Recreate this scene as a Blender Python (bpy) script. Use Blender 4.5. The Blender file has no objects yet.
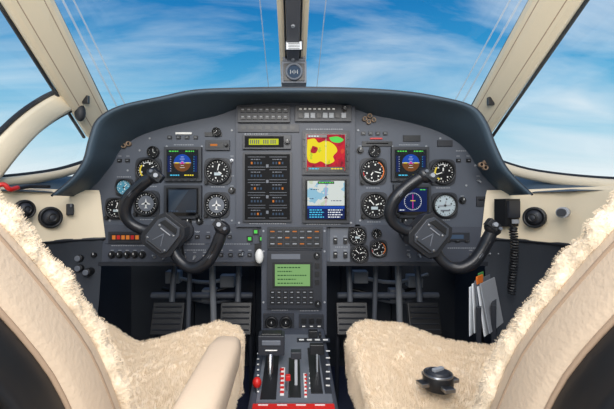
import bpy, bmesh, math, random
from mathutils import Vector, Matrix, noise
random.seed(4)
F=380.0; CU=293.0; CV=204.0; CZ=0.80; YP=1.20
def P(u,v,y): return Vector(((u-CU)*y/F, y, CZ-(v-CV)*y/F))
def lin(r,g,b):
    f=lambda c:(c/255/12.92) if c/255<=0.04045 else ((c/255+0.055)/1.055)**2.4
    return (f(r),f(g),f(b),1)
def mat(name,rgb,rough=0.5,metal=0,bump=0,bscale=200,emit=0,spec=0.5,var=0.0):
    m=bpy.data.materials.new(name); m.use_nodes=True
    nt=m.node_tree; b=nt.nodes['Principled BSDF']
    c=lin(*rgb)
    b.inputs['Base Color'].default_value=c if not emit else tuple(x*.1 for x in c[:3])+(1,)
    b.inputs['Roughness'].default_value=rough; b.inputs['Metallic'].default_value=metal
    b.inputs['Specular IOR Level'].default_value=spec
    if emit:
        b.inputs['Emission Color'].default_value=c; b.inputs['Emission Strength'].default_value=emit
    if bump or var:
        tc=nt.nodes.new('ShaderNodeTexCoord')
        n=nt.nodes.new('ShaderNodeTexNoise'); n.inputs['Scale'].default_value=bscale; n.inputs['Detail'].default_value=4
        nt.links.new(tc.outputs['Object'],n.inputs['Vector'])
        if bump:
            bp=nt.nodes.new('ShaderNodeBump'); bp.inputs['Strength'].default_value=bump; bp.inputs['Distance'].default_value=0.002
            nt.links.new(n.outputs['Fac'],bp.inputs['Height']); nt.links.new(bp.outputs['Normal'],b.inputs['Normal'])
        if var:
            n2=nt.nodes.new('ShaderNodeTexNoise'); n2.inputs['Scale'].default_value=6
            nt.links.new(tc.outputs['Object'],n2.inputs['Vector'])
            mx=nt.nodes.new('ShaderNodeMixRGB'); mx.inputs[1].default_value=tuple(x*(1-var) for x in c[:3])+(1,)
            mx.inputs[2].default_value=tuple(min(1,x*(1+var)) for x in c[:3])+(1,)
            nt.links.new(n2.outputs['Fac'],mx.inputs[0]); nt.links.new(mx.outputs[0],b.inputs['Base Color'])
    return m
def nmat(name,stops,scale,emit,detail=3):
    m=bpy.data.materials.new(name); m.use_nodes=True; nt=m.node_tree; b=nt.nodes['Principled BSDF']
    tc=nt.nodes.new('ShaderNodeTexCoord'); n=nt.nodes.new('ShaderNodeTexNoise'); n.inputs['Scale'].default_value=scale; n.inputs['Detail'].default_value=detail
    nt.links.new(tc.outputs['Object'],n.inputs['Vector']); cr=nt.nodes.new('ShaderNodeValToRGB'); nt.links.new(n.outputs['Fac'],cr.inputs[0])
    cr.color_ramp.interpolation='CONSTANT'; e=cr.color_ramp.elements; e[0].position=0; e[0].color=lin(*stops[0][1]); e[1].position=stops[1][0]; e[1].color=lin(*stops[1][1])
    for p,c in stops[2:]:
        k=e.new(p); k.color=lin(*c)
    b.inputs['Base Color'].default_value=(.01,.01,.01,1); nt.links.new(cr.outputs[0],b.inputs['Emission Color']); b.inputs['Emission Strength'].default_value=emit; b.inputs['Roughness'].default_value=.6; b.inputs['Specular IOR Level'].default_value=.08
    return m
M_panel=mat('panel_grey',(78,84,95),0.55,bump=.15,bscale=500,var=.06)
M_panel2=mat('panel_centre_grey',(67,72,83),0.5,bump=.15,bscale=500)
M_hood=mat('hood_blue_vinyl',(66,83,97),0.6,bump=.35,bscale=350,var=.1)
M_black=mat('black_plastic',(24,25,28),0.4)
M_cell=mat('unlit_display',(10,11,14),0.6,spec=.15)
M_dark=mat('dark_grey',(40,43,50),0.45)
M_yoke=mat('yoke_black',(32,34,39),0.35)
M_deep=mat('footwell_dark',(58,63,71),0.7,bump=.2,bscale=100,var=.2)
M_carpet=mat('floor_carpet',(48,53,74),0.95,bump=.8,bscale=600)
M_beige=mat('beige_leather',(205,184,160),0.5,bump=.25,bscale=260,var=.04)
M_trim=mat('cream_trim',(230,215,187),0.5,bump=.15,bscale=200,var=.03)
M_pipe=mat('piping',(168,143,120),0.6)
M_wool=mat('sheepskin',(236,218,192),0.95,bump=.8,bscale=250,spec=.1,var=.06)
M_white=mat('white_marking',(225,225,222),0.5)
M_lgrey=mat('light_grey',(150,154,160),0.45)
M_mgrey=mat('mid_grey',(100,105,114),0.5)
M_metal=mat('metal',(170,172,176),0.3,1)
M_face=mat('dial_face',(14,15,18),0.5,spec=.2)
M_facew=mat('dial_face_pale',(176,190,196),0.4)
M_facec=mat('dial_face_cyan',(70,140,165),0.4)
M_red=mat('red',(196,34,30),0.4)
M_orange=mat('orange',(230,120,40),0.5)
M_yel=mat('yellow',(225,200,50),0.5)
M_gasket=mat('rubber_gasket',(34,36,40),0.6)
M_paper=mat('paper',(228,232,236),0.8)
M_plate=mat('yoke_plate',(76,80,88),.35,.4)
M_gtab=mat('green_tab',(80,150,80))
def E(name,rgb,s=0.9): return mat('lit_'+name,rgb,0.6,emit=s,spec=.08)
S_blk=mat('screen_glass',(7,8,12),0.15,spec=.3)
S_yel=E('yellow',(245,222,60));S_grn=E('green',(90,215,90));S_cyan=E('cyan',(80,200,240))
S_blue=E('blue',(28,74,170));S_navy=E('navy',(20,34,82));S_wht=E('white',(232,238,243));S_mag=E('magenta',(215,64,170))
S_brn=E('brown',(112,70,38));S_lcd=E('lcd_green',(126,168,108));S_yg=E('yellow_green',(190,198,44));S_amb=E('amber',(205,120,54),.8)
S_slate=E('slate',(62,78,98));S_pale=E('pale_map',(205,222,225));S_lcdd=E('lcd_dark',(44,80,50))
S_radar=nmat('radar_returns',[(0,(130,4,34)),(.38,(180,8,40)),(.50,(206,14,42)),(.70,(222,70,40)),(.78,(235,210,50))],30,.9)
S_cell=nmat('radar_cell',[(0,(90,190,60)),(.34,(196,212,40)),(.40,(246,226,24)),(.68,(240,150,40)),(.76,(200,20,50))],34,.9)
S_map=nmat('terrain_map',[(0,(96,164,208)),(.36,(150,200,224)),(.47,(222,230,226)),(.60,(206,218,192)),(.70,(150,190,150))],22,.85,5)

class MB:
    def __init__(s): s.bm=bmesh.new(); s.mats=[]; s.M=Matrix.Identity(4)
    def mi(s,m):
        if m not in s.mats: s.mats.append(m)
        return s.mats.index(m)
    def add(s,vs,fs,m,smooth=False):
        k=s.mi(m); bv=[s.bm.verts.new(s.M@Vector(v)) for v in vs]
        for f in fs:
            try:
                fc=s.bm.faces.new([bv[i] for i in f]); fc.material_index=k; fc.smooth=smooth
            except ValueError: pass
    def box(s,c,d,m,R=None,taper=1.0):
        hx,hy,hz=d[0]/2,d[1]/2,d[2]/2
        vs=[Vector((x*hx*(taper if z>0 else 1),y*hy*(taper if z>0 else 1),z*hz)) for x in(-1,1) for y in(-1,1) for z in(-1,1)]
        if R is not None: vs=[R@v for v in vs]
        vs=[v+Vector(c) for v in vs]
        s.add(vs,[(0,1,3,2),(4,6,7,5),(0,4,5,1),(2,3,7,6),(0,2,6,4),(1,5,7,3)],m)
    def cyl(s,a,b,r,m,r2=None,seg=24):
        a=Vector(a);b=Vector(b); r2=r if r2 is None else r2
        d=(b-a).normalized(); x=d.orthogonal().normalized(); y=d.cross(x)
        vs=[];n=seg
        for c,q in((a,r),(b,r2)):
            for i in range(n):
                t=2*math.pi*i/n; vs.append(c+x*math.cos(t)*q+y*math.sin(t)*q)
        k=s.mi(m); bv=[s.bm.verts.new(s.M@v) for v in vs]
        for i in range(n):
            f=s.bm.faces.new([bv[i],bv[(i+1)%n],bv[n+(i+1)%n],bv[n+i]]); f.material_index=k; f.smooth=True
        f=s.bm.faces.new(bv[:n][::-1]); f.material_index=k
        f=s.bm.faces.new(bv[n:]); f.material_index=k
    def ring(s,c,d,ro,ri,h,m,seg=28):
        c=Vector(c); d=Vector(d).normalized(); x=d.orthogonal().normalized(); y=d.cross(x)
        pr=[(ri,0),(ro,0),(ro,h*.7),(ro-(ro-ri)*.3,h),(ri,h*.8)]
        s.sweep([[c+(x*math.cos(t)+y*math.sin(t))*p[0]+d*p[1] for p in pr] for t in [2*math.pi*i/seg for i in range(seg)]],m,closed_u=True,closed_v=True)
    def sweep(s,rings,m,closed_u=False,closed_v=True,caps=False,smooth=True):
        k=s.mi(m); B=[[s.bm.verts.new(s.M@Vector(p)) for p in r] for r in rings]
        nu=len(B); nv=len(B[0])
        for i in range(nu if closed_u else nu-1):
            for j in range(nv if closed_v else nv-1):
                try:
                    f=s.bm.faces.new([B[i][j],B[(i+1)%nu][j],B[(i+1)%nu][(j+1)%nv],B[i][(j+1)%nv]]); f.material_index=k; f.smooth=smooth
                except ValueError: pass
        if caps:
            for r in (B[0][::-1],B[-1]):
                f=s.bm.faces.new(r); f.material_index=k; f.smooth=False
    def tube(s,pts,r,m,seg=10,sub=4,flat=1.0,closed=False):
        pts=[Vector(p) for p in pts]; n=len(pts)
        rs=r if isinstance(r,(list,tuple)) else [r]*n
        P2=[];R2=[]
        for i in range(n-1):
            p0=pts[max(i-1,0)];p1=pts[i];p2=pts[i+1];p3=pts[min(i+2,n-1)]
            for k in range(sub):
                t=k/sub
                P2.append(.5*((2*p1)+(p2-p0)*t+(2*p0-5*p1+4*p2-p3)*t*t+(3*p1-p0-3*p2+p3)*t**3)); R2.append(rs[i]*(1-t)+rs[i+1]*t)
        P2.append(pts[-1]);R2.append(rs[-1])
        rings=[];x=None
        for i,p in enumerate(P2):
            d=(P2[min(i+1,len(P2)-1)]-P2[max(i-1,0)]).normalized()
            x=d.orthogonal().normalized() if x is None else (x-d*x.dot(d)).normalized()
            y=d.cross(x)
            rings.append([p+x*math.cos(2*math.pi*j/seg)*R2[i]+y*math.sin(2*math.pi*j/seg)*R2[i]*flat for j in range(seg)])
        s.sweep(rings,m,caps=True)
    def sphere(s,c,r,m,sc=(1,1,1),n=12):
        c=Vector(c)
        rings=[[c+Vector((math.sin(a)*math.cos(t)*r*sc[0],math.sin(a)*math.sin(t)*r*sc[1],math.cos(a)*r*sc[2])) for t in [2*math.pi*j/(2*n) for j in range(2*n)]] for a in [math.pi*(i+.02)/(n+.04) for i in range(n+1)]]
        s.sweep(rings,m,caps=True)
    def prism(s,pts,y0,y1,m):
        n=len(pts)
        vs=[(p[0],y0,p[1]) for p in pts]+[(p[0],y1,p[1]) for p in pts]
        s.add(vs,[tuple(range(n)),tuple(range(2*n-1,n-1,-1))]+[(i,n+i,n+(i+1)%n,(i+1)%n) for i in range(n)],m)
    def pbox(s,u0,v0,u1,v1,y,d,m):
        a=P(u0,v0,YP);b=P(u1,v1,YP)
        s.box(((a.x+b.x)/2,y+d/2,(a.z+b.z)/2),(abs(b.x-a.x),d,abs(a.z-b.z)),m)
    def knob(s,u,v,r,m=None,h=.014,y=None,mark=True):
        y=YP if y is None else y
        p=P(u,v,YP); R=r*YP/F; m=m or M_black
        s.cyl((p.x,y,p.z),(p.x,y-h*.3,p.z),R*1.15,m,seg=16)
        s.cyl((p.x,y-h*.3,p.z),(p.x,y-h,p.z),R*.9,m,r2=R*.75,seg=16)
        if mark: s.box((p.x,y-h-.0004,p.z+R*.4),(R*.2,.001,R*.6),M_white)
    def finish(s,name,bevel=0,parent=None,seg=2,recalc=True,subsurf=0):
        if recalc: bmesh.ops.recalc_face_normals(s.bm,faces=s.bm.faces)
        c=Vector((0,0,0))
        if len(s.bm.verts):
            xs=[v.co for v in s.bm.verts]
            c=Vector([(min(p[i] for p in xs)+max(p[i] for p in xs))/2 for i in range(3)])
            if parent is not None: c=Vector((0,0,0))
            for v in s.bm.verts: v.co-=c
        me=bpy.data.meshes.new(name); s.bm.to_mesh(me); s.bm.free()
        for m in s.mats: me.materials.append(m)
        o=bpy.data.objects.new(name,me); bpy.context.scene.collection.objects.link(o); o.location=c
        if parent is not None: o.parent=parent
        if bevel:
            b=o.modifiers.new('bevel','BEVEL'); b.width=bevel; b.segments=seg; b.limit_method='ANGLE'; b.angle_limit=math.radians(40)
        return o
def empty(name,loc=(0,0,0)):
    o=bpy.data.objects.new(name,None); o.empty_display_size=.05; bpy.context.scene.collection.objects.link(o); o.location=(0,0,0); return o

# ------------------------------------------------------------ glareshield
AC=[((52,195),(80,196)),((72,178),(98,180)),((84,160),(112,164)),((90,138),(120,150)),((98,119),(135,138)),((120,106),(158,129)),((160,97),(190,121)),((195,90),(218,115)),((240,88),(245,106)),((293,87),(293,104)),((350,88),(342,106)),((400,91),(375,115)),((440,97),(405,121)),((472,106),(433,129)),((486,122),(455,140)),((495,145),(468,152)),((508,170),(481,172)),((532,194),(502,192))]
def cat(L,sub):
    L=[Vector(p) for p in L];n=len(L);o=[]
    for i in range(n-1):
        p0=L[max(i-1,0)];p1=L[i];p2=L[i+1];p3=L[min(i+2,n-1)]
        for k in range(sub):
            t=k/sub; o.append(.5*((2*p1)+(p2-p0)*t+(2*p0-5*p1+4*p2-p3)*t*t+(3*p1-p0-3*p2+p3)*t**3))
    o.append(L[-1]); return o
Ac=cat([a for a,c in AC],4); Cc=cat([c for a,c in AC],4)
b=MB(); rings=[]
cen=P(293,200,1.05)
for a,c in zip(Ac,Cc):
    A=P(a[0],a[1],1.05); C=P(c[0],c[1],1.2)
    inn=(Vector((cen.x,0,cen.z))-Vector((A.x,0,A.z))).normalized()
    T=.016
    r=[C+Vector((0,.01,0)), C, A.lerp(C,.5)+inn*T*.3, A+inn*T+Vector((0,.012,0)), A+inn*T*.8+Vector((0,-.004,0)), A+inn*T*.4+Vector((0,-.009,0)), A+inn*T*.1+Vector((0,-.003,0)), A+Vector((0,.01,0)), A-inn*.004+Vector((0,.15,0)), A+inn*.01+Vector((0,.55,0)), A+inn*.03+Vector((0,.55,0)), C+inn*-.012+Vector((0,.05,0))]
    rings.append(r)
b.sweep(rings,M_hood,caps=True)
b.tube([P(a[0],a[1],1.05)+Vector((0,-.002,-.001)) for a in Ac[::4]],.003,M_dark,seg=6)
b.finish('glareshield')

# ------------------------------------------------------------ instrument panel
b=MB()
out=[P(c[0]+(c[0]-293)*.02,c[1]-3,YP) for c in Cc[2:-2]]
pts=[(p.x,p.z) for p in out]+[(P(498,225,YP).x,P(0,225,YP).z),(P(509,263,YP).x,P(0,263,YP).z),(P(74,263,YP).x,P(0,263,YP).z),(P(88,225,YP).x,P(0,225,YP).z)]
b.prism(pts,YP,YP+.03,M_panel)
YC=YP-.02
b.pbox(237,104,354,226,YC,.02,M_panel2)
b.pbox(262,226,326,332,YC,.10,M_panel2)
for (u0,v0,u1,v1) in [(105,224,258,243),(330,224,360,262),(350,224,400,262),(400,226,500,261),(84,244,258,262)]:
    b.pbox(u0,v0,u1,v1,YP-.004,.004,M_mgrey if (u0,v0)==(330,224) else M_panel2)
b.pbox(74,261,262,265,YP-.008,.02,M_dark); b.pbox(326,261,509,265,YP-.008,.02,M_dark)
for u,v in [(140,150),(110,220),(232,130),(232,220),(167,146),(202,146),(358,130),(360,220),(392,146),(426,146),(475,165),(488,215),(240,108),(350,108),(240,222),(350,222),(264,230),(324,230),(90,258),(255,258),(335,258),(500,258),(264,300),(324,300),(264,250),(324,250),(150,138),(440,138),(466,185),(128,170)]:
    p=P(u,v,YP); y=YC if 237<u<354 and v<226 or 262<u<326 else YP
    b.cyl((p.x,y,p.z),(p.x,y-.003,p.z),.0032,M_lgrey,seg=10)
def label(u0,v,u1,y=YP-.004,h=.8):
    u=u0
    while u<u1:
        w=random.uniform(1.0,2.2); b.pbox(u,v,min(u+w,u1),v+h,y-.0008,.001,M_lgrey); u+=w+.6
for u0,v,u1 in [(160,243,205),(212,243,250),(405,244,440),(447,247,495),(112,244.6,150),(155,249,206),(335,246,348),(160,230.5,200)]: label(u0,v,u1)
for u0,v,u1 in [(140,185.6,157),(211,186,225),(366,187,380),(436,187,450),(140,218.6,155),(211,219,224),(367,221,381),(437,219,450),(172,221,196),(397,221,424),(174,144,194),(399,144,419),(117,176,131),(456,150,466),(228,175,234)]: label(u0,v,u1,YP)
for u0,v,u1 in [(245,134.4,268),(306,129.6,342),(306,223,340),(250,222.4,286),(272,307.5,288),(300,308,318)]: label(u0,v,u1,YC)
def bank(u0,u1,v,n,y,kind='toggle',lab=True):
    for i in range(n):
        u=u0+(u1-u0)*(i/(n-1) if n>1 else 0); p=P(u,v,YP)
        if kind=='toggle':
            b.cyl((p.x,y,p.z),(p.x,y-.004,p.z),.005,M_metal,seg=10)
            b.cyl((p.x,y-.003,p.z),(p.x,y-.018,p.z+random.choice((-1,1))*.006),.0024,M_lgrey,seg=8)
        elif kind=='btn':
            b.box((p.x,y-.003,p.z),(.013,.006,.010),M_black); b.box((p.x,y-.0065,p.z),(.007,.001,.0016),M_lgrey)
        elif kind=='knob': b.knob(u,v,3.2,y=y)
        elif kind=='rock':
            b.box((p.x,y-.004,p.z),(.012,.008,.018),M_black); b.box((p.x,y-.0085,p.z+.004),(.006,.001,.002),M_white)
        if lab: b.box((p.x,y-.0006,p.z+.014),(.010,.001,.0020),M_lgrey)
bank(113,143,254,5,YP-.004,'knob'); bank(155,205,256,6,YP-.004,'toggle'); bank(212,250,254,5,YP-.004,'btn')
bank(96,96,254,1,YP-.004,'knob')
bank(155,230,236,8,YP-.004,'btn'); bank(243,256,252,2,YP,'toggle')
bank(335,345,240,2,YP-.004,'rock',True); bank(335,345,254,2,YP-.004,'rock')
bank(408,440,254,4,YP-.004,'toggle'); bank(470,495,254,4,YP-.004,'toggle'); bank(405,440,236,4,YP-.004,'btn'); bank(447,466,240,3,YP-.004,'btn')
bank(170,196,137,4,YP,'btn',False); bank(232,232,160,1,YP,'toggle'); bank(363,385,133,4,YP,'btn',False)
bank(360,360,150,1,YP,'knob'); bank(232,232,190,1,YP,'knob'); bank(458,468,160,2,YP,'btn'); bank(462,462,200,1,YP,'knob'); bank(478,478,180,1,YP,'toggle'); bank(120,128,160,2,YP,'btn'); bank(128,128,222,1,YP,'knob',False)
bank(166,200,221,4,YP,'knob',False); bank(393,427,221,4,YP,'knob',False)
for u0,v0,u1,v1,m in [(176,132,192,134,M_white),(370,137.5,382,139,M_red),(362,141,392,146,M_black),(366,142.6,388,143.6,M_white),(403,135,420,141,M_black),(437,140,452,146,M_dark),(205,132,222,136,M_black),(476,196,492,206,M_dark),(478,199,490,200,M_white)]:
    b.pbox(u0,v0,u1,v1,YP-.005,.005,m)
for u,v,y in [(124,141,YP-.012),(370,117,YP-.012),(487,163,YP-.075)]:
    for du,dv in [(-5,1),(0,-2),(4,2),(-1,4)]:
        p=P(u+du,v+dv,y)
        b.ring(p+Vector((0,.012,0)),(0,-1,0),.0075,.0045,.014,M_pipe,seg=14); b.cyl(p+Vector((0,.012,0)),p+Vector((0,.002,0)),.0045,M_black,seg=12)
for u,v in [(256,231),(250,238),(262,238)]:
    p=P(u,v,YP); b.box((p.x,YP-.005,p.z),(.018,.010,.018),M_black); b.box((p.x,YP-.0105,p.z),(.010,.001,.010),S_grn)
panel=b.finish('instrument_panel',bevel=.0012,seg=1)

b=MB(); p=P(261,257,YP)
b.box((p.x-.004,YP-.006,p.z+.01),(.03,.014,.07),M_black); b.cyl((p.x,YP-.01,p.z+.004),(p.x,YP-.055,p.z+.012),.004,M_metal)
b.sphere((p.x,YP-.06,p.z+.012),.015,M_white,sc=(.85,.8,1.5)); b.finish('landing_gear_lever')

# ------------------------------------------------------------ gauges
def gauge(name,u,v,r,face=None,style=0,y=YP,square=True):
    b=MB(); p=P(u,v,YP); R=r*YP/F; face=face or M_face
    c=Vector((p.x,y,p.z))
    if square:
        k=[(R*1.05*math.copysign(abs(math.cos(t))**.45,math.cos(t))+c.x,R*1.05*math.copysign(abs(math.sin(t))**.45,math.sin(t))+c.z) for t in [2*math.pi*i/32 for i in range(32)]]
        b.prism(k,y-.005,y,M_dark)
    b.ring(c+Vector((0,-.004,0)),(0,-1,0),R,R*.84,.012,M_black)
    b.cyl(c+Vector((0,-.003,0)),c+Vector((0,-.007,0)),R*.86,face,seg=28)
    ink=M_white if face in (M_face,M_facec) else M_black
    yy=y-.0076
    n=24 if r>8 else 12
    for i in range(n):
        t=2*math.pi*i/n; L=.14 if i%2==0 else .07; rr=R*(.8-L/2)
        b.box((c.x+rr*math.sin(t),yy,c.z+rr*math.cos(t)),(R*(.04 if i%2==0 else .022),.0008,R*L),ink,R=Matrix.Rotation(t,3,'Y'))
    if r>8:
        for i in range(0,12,2):
            t=2*math.pi*(i+.5)/12; b.box((c.x+R*.52*math.sin(t),yy,c.z+R*.52*math.cos(t)),(R*.10,.0008,R*.12),ink)
    def arc(a0,a1,m,rad=.78,w=.07):
        for i in range(12):
            t=a0+(a1-a0)*(i+.5)/12; b.box((c.x+R*rad*math.sin(t),yy-.0005,c.z+R*rad*math.cos(t)),(R*rad*abs(a1-a0)/12*1.1,.0006,R*w),m,R=Matrix.Rotation(t,3,'Y'))
    if style==1: arc(.5,2.4,M_orange); arc(2.4,4.2,M_white,.78,.04); arc(4.2,4.6,M_red)
    if style==2: b.box((c.x,yy-.0003,c.z-R*.2),(R*.5,.0008,R*.22),M_facew)
    if style==3: arc(3.6,5.4,M_yel,.62,.12); arc(-.6,.6,M_white,.62,.05)
    if style==4:
        k=[(c.x+R*.62*math.cos(t),c.z+R*.62*math.sin(t)) for t in [2*math.pi*i/22 for i in range(22)]]
        b.prism(k,yy-.001,yy,M_mgrey)
        b.prism([(c.x+x*R,c.z+z*R) for x,z in [(0,.42),(.07,.1),(.34,-.02),(.34,-.1),(.06,-.06),(.05,-.3),(.16,-.38),(-.16,-.38),(-.05,-.3),(-.06,-.06),(-.34,-.1),(-.34,-.02),(-.07,.1)]],yy-.002,yy-.001,M_white)
    if face is M_facew:
        b.box((c.x,yy-.001,c.z),(R*1.0,.0008,R*.1),M_lgrey); b.box((c.x,yy-.001,c.z-R*.4),(R*.7,.0008,R*.12),M_mgrey)
    a=random.uniform(0,6.28)
    if style!=4:
      for t,L,w in ((a,.62,.07),(a+1.9,.4,.09)):
        b.box((c.x+R*L*.4*math.sin(t),yy-.0015,c.z+R*L*.4*math.cos(t)),(R*w,.0008,R*L),M_white if face is not M_facew else M_lgrey,R=Matrix.Rotation(t,3,'Y'))
    b.cyl((c.x,yy,c.z),(c.x,yy-.004,c.z),R*.09,M_black,seg=12)
    if r>9: b.knob(u-r*.85,v+r*.85,2.2,y=y-.004,mark=False,h=.012)
    b.finish(name)
gauge('airspeed_indicator',149,170,12.5,style=3); gauge('radio_magnetic_indicator',147,203,12.5,style=4)
gauge('altimeter',218,171,13,style=2); gauge('vertical_speed_indicator',217,204.5,12.5,style=4)
gauge('oxygen_pressure_gauge',125,187,8.5,face=M_facec); gauge('clock',117,208,10.5,style=2); gauge('trim_gauge',154,152,6,square=False)
gauge('airspeed_indicator',373,171,13,style=1); gauge('altimeter',374,205,13,style=2)
gauge('vertical_speed_indicator',442,172,12.5,style=3); gauge('turn_coordinator',444,205,12.5,face=M_facew)
gauge('pressure_gauge',374,151,6,square=False); gauge('cabin_altimeter',357,235,9,style=2); gauge('cabin_pressure_gauge',359,253,9,style=0)
gauge('flap_position_gauge',378,248,8.5,style=1); gauge('suction_gauge',376,233,5,square=False)
gauge('fuel_gauge',217,132,4.5,square=False)

# ------------------------------------------------------------ displays
def bezel(b,u0,v0,u1,v1,y=YP,d=.016,s=3,keys=True):
    b.pbox(u0,v0,u1,v1,y-d,d,M_dark)
    b.pbox(u0+s-.8,v0+s-.8,u1-s+.8,v1-s+.8,y-d-.0015,.002,M_black)
    b.pbox(u0+s,v0+s,u1-s,v1-s,y-d-.0022,.002,S_blk)
    return y-d-.0022
def q(b,y,k,u0,v0,u1,v1,m): b.pbox(u0,v0,u1,v1,y-.0003*k-.0002,.0003*k+.0002,m)
def poly(b,y,pts,m,k=1): b.prism([(P(u,v,YP).x,P(u,v,YP).z) for u,v in pts],y-.0004*k,y,m)
def spoly(b,y,pts,m,k=1): poly(b,y,[(p[0],p[1]) for p in cat([(*p,0) for p in pts+[pts[0]]],5)[:-1]],m,k)
def text(b,y,k,u0,v,u1,m,h=.9):
    u=u0
    while u<u1:
        w=random.uniform(1.0,2.6); q(b,y,k,u,v,min(u+w,u1),v+h,m); u+=w+.7
def adi(cu,cv):
    b=MB(); y=bezel(b,cu-18.5,cv-17,cu+18.5,cv+17)
    k=[(cu+8.5*math.cos(t),cv-1+8.5*math.sin(t)) for t in [math.pi*i/12 for i in range(12,25)]]
    poly(b,y,k,S_blue,1)
    k=[(cu+8.5*math.cos(t),cv-1+8.5*math.sin(t)) for t in [math.pi*i/12 for i in range(0,13)]]
    poly(b,y,k,S_brn,1)
    q(b,y,2,cu-8.5,cv-1.2,cu+8.5,cv-.8,S_wht)
    q(b,y,3,cu-7,cv-1.4,cu-3.5,cv-.5,S_yel); q(b,y,3,cu+3.5,cv-1.4,cu+7,cv-.5,S_yel); poly(b,y,[(cu,cv-2.4),(cu+2.4,cv+.6),(cu,cv-.5),(cu-2.4,cv+.6)],S_mag,4)
    for i in range(6):
        if i!=3: q(b,y,3,cu-(2.4 if i%2 else 1.4),cv-7+i*2.1,cu+(2.4 if i%2 else 1.4),cv-6.7+i*2.1,S_wht)
    text(b,y,3,cu-13,cv-13,cu-4,S_grn,1.1); text(b,y,3,cu+3,cv-13,cu+12,S_grn,1.1); q(b,y,1,cu-14.5,cv-8,cu-11,cv+8,S_navy); q(b,y,1,cu+11,cv-8,cu+14.5,cv+8,S_navy)
    for i in range(7): q(b,y,2,cu-12,cv-7+i*2.3,cu-11,cv-6.7+i*2.3,S_wht); q(b,y,2,cu+11,cv-7+i*2.3,cu+12,cv-6.7+i*2.3,S_cyan)
    text(b,y,3,cu-12,cv+10.6,cu-3,S_cyan,1.1); text(b,y,3,cu+2,cv+10.6,cu+11,S_yel,1.1)
    for du in (-12,-6,0,6,12): b.pbox(cu+du-1.6,cv+14.5,cu+du+1.6,cv+16.3,YP-.019,.004,M_black)
    b.finish('flight_display',bevel=.001,seg=1)
M_sheen=mat('painted_sheen',(46,58,72),.2)  # colour of a reflection painted onto the display glass
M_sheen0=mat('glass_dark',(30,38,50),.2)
def hsi(cu,cv,lit):
    b=MB(); y=bezel(b,cu-18.5,cv-16,cu+18.5,cv+17)
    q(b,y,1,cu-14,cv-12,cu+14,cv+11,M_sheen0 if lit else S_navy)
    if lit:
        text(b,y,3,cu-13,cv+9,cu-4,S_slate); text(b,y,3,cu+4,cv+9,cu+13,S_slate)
        poly(b,y,[(cu-13,cv-11),(cu+6,cv-11),(cu-8,cv+9),(cu-13,cv+9)],M_sheen,2)  # slanted reflection painted on the screen as a lighter patch
    else:
        c=P(cu,cv+1,YP)
        b.ring((c.x,y,c.z),(0,-1,0),.027,.0262,.001,S_wht,seg=36)
        for i in range(24):
            t=2*math.pi*i/24; b.box((c.x+.0245*math.sin(t),y-.0006,c.z+.0245*math.cos(t)),(.0007,.0006,.003),S_wht,R=Matrix.Rotation(t,3,'Y'))
        q(b,y,2,cu-.3,cv-6,cu+.3,cv+8,S_mag); q(b,y,3,cu-2.4,cv,cu+2.4,cv+.6,S_yel)
        text(b,y,3,cu-13,cv-11,cu-7,S_cyan); text(b,y,3,cu+7,cv-11,cu+13,S_grn); text(b,y,3,cu-13,cv+9,cu-8,S_wht)
    b.knob(cu-15,cv+14.5,2,y=YP-.016,mark=False); b.knob(cu+15,cv+14.5,2,y=YP-.016,mark=False)
    b.finish('navigation_display',bevel=.001,seg=1)
adi(184,164); hsi(184,201,True); adi(409,164); hsi(411,200,False)

b=MB(); y=bezel(b,302,132,348,175,YC,.012)
q(b,y,1,306.5,136,343.5,171,S_radar)
spoly(b,y,[(307,141),(314,140),(318,144),(325,142),(333,146),(336,152),(332,157),(333,162),(326,165),(320,162),(314,164),(307,160)],S_cell,2)
spoly(b,y,[(312,147),(317,149),(315,154),(310,153)],S_radar,3)
spoly(b,y,[(328,139),(336,138),(342,141),(338,144),(331,143)],S_grn,3)
q(b,y,3,307,136.2,326,139,S_blk); text(b,y,4,308,137.2,318,S_wht)
q(b,y,3,307,167.5,343,171,S_blk);text(b,y,4,309,168.7,318,S_cyan,1.1);text(b,y,4,330,168.7,341,S_yel,1.1)
q(b,y,3,324.8,140,325.1,167,S_wht)
for i in range(5): b.pbox(303,138+i*7,305,141+i*7,YC-.016,.004,M_black); b.pbox(345.2,138+i*7,347.2,141+i*7,YC-.016,.004,M_black)
b.finish('weather_radar_display',bevel=.001,seg=1)
b=MB(); y=bezel(b,302,177,348,222,YC,.012)
q(b,y,1,307,181,343,205,S_map); q(b,y,1,307,206,343,218,S_navy)
q(b,y,3,317,181.5,333,184,S_blk); text(b,y,4,318,182.2,332,S_grn,1); q(b,y,3,324.8,185,325.2,205,S_mag)
text(b,y,3,310,189,318,S_navy,.7); text(b,y,3,330,200,340,S_navy,.7); text(b,y,3,309,198,313,S_navy,.7); poly(b,y,[(325,195),(327,199),(325,198),(323,199)],S_blk,4)
q(b,y,2,307,205.6,343,208,S_blue)
for i in range(4): text(b,y,3,309,208.8+i*2.3,321+2*(i%2),S_cyan,1.0); text(b,y,3,327,208.8+i*2.3,341-2*(i%2),S_wht,1.0)
for i in range(5): b.pbox(303,183+i*7,305,186+i*7,YC-.016,.004,M_black); b.pbox(345.2,183+i*7,347.2,186+i*7,YC-.016,.004,M_black)
b.finish('moving_map_display',bevel=.001,seg=1)

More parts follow.
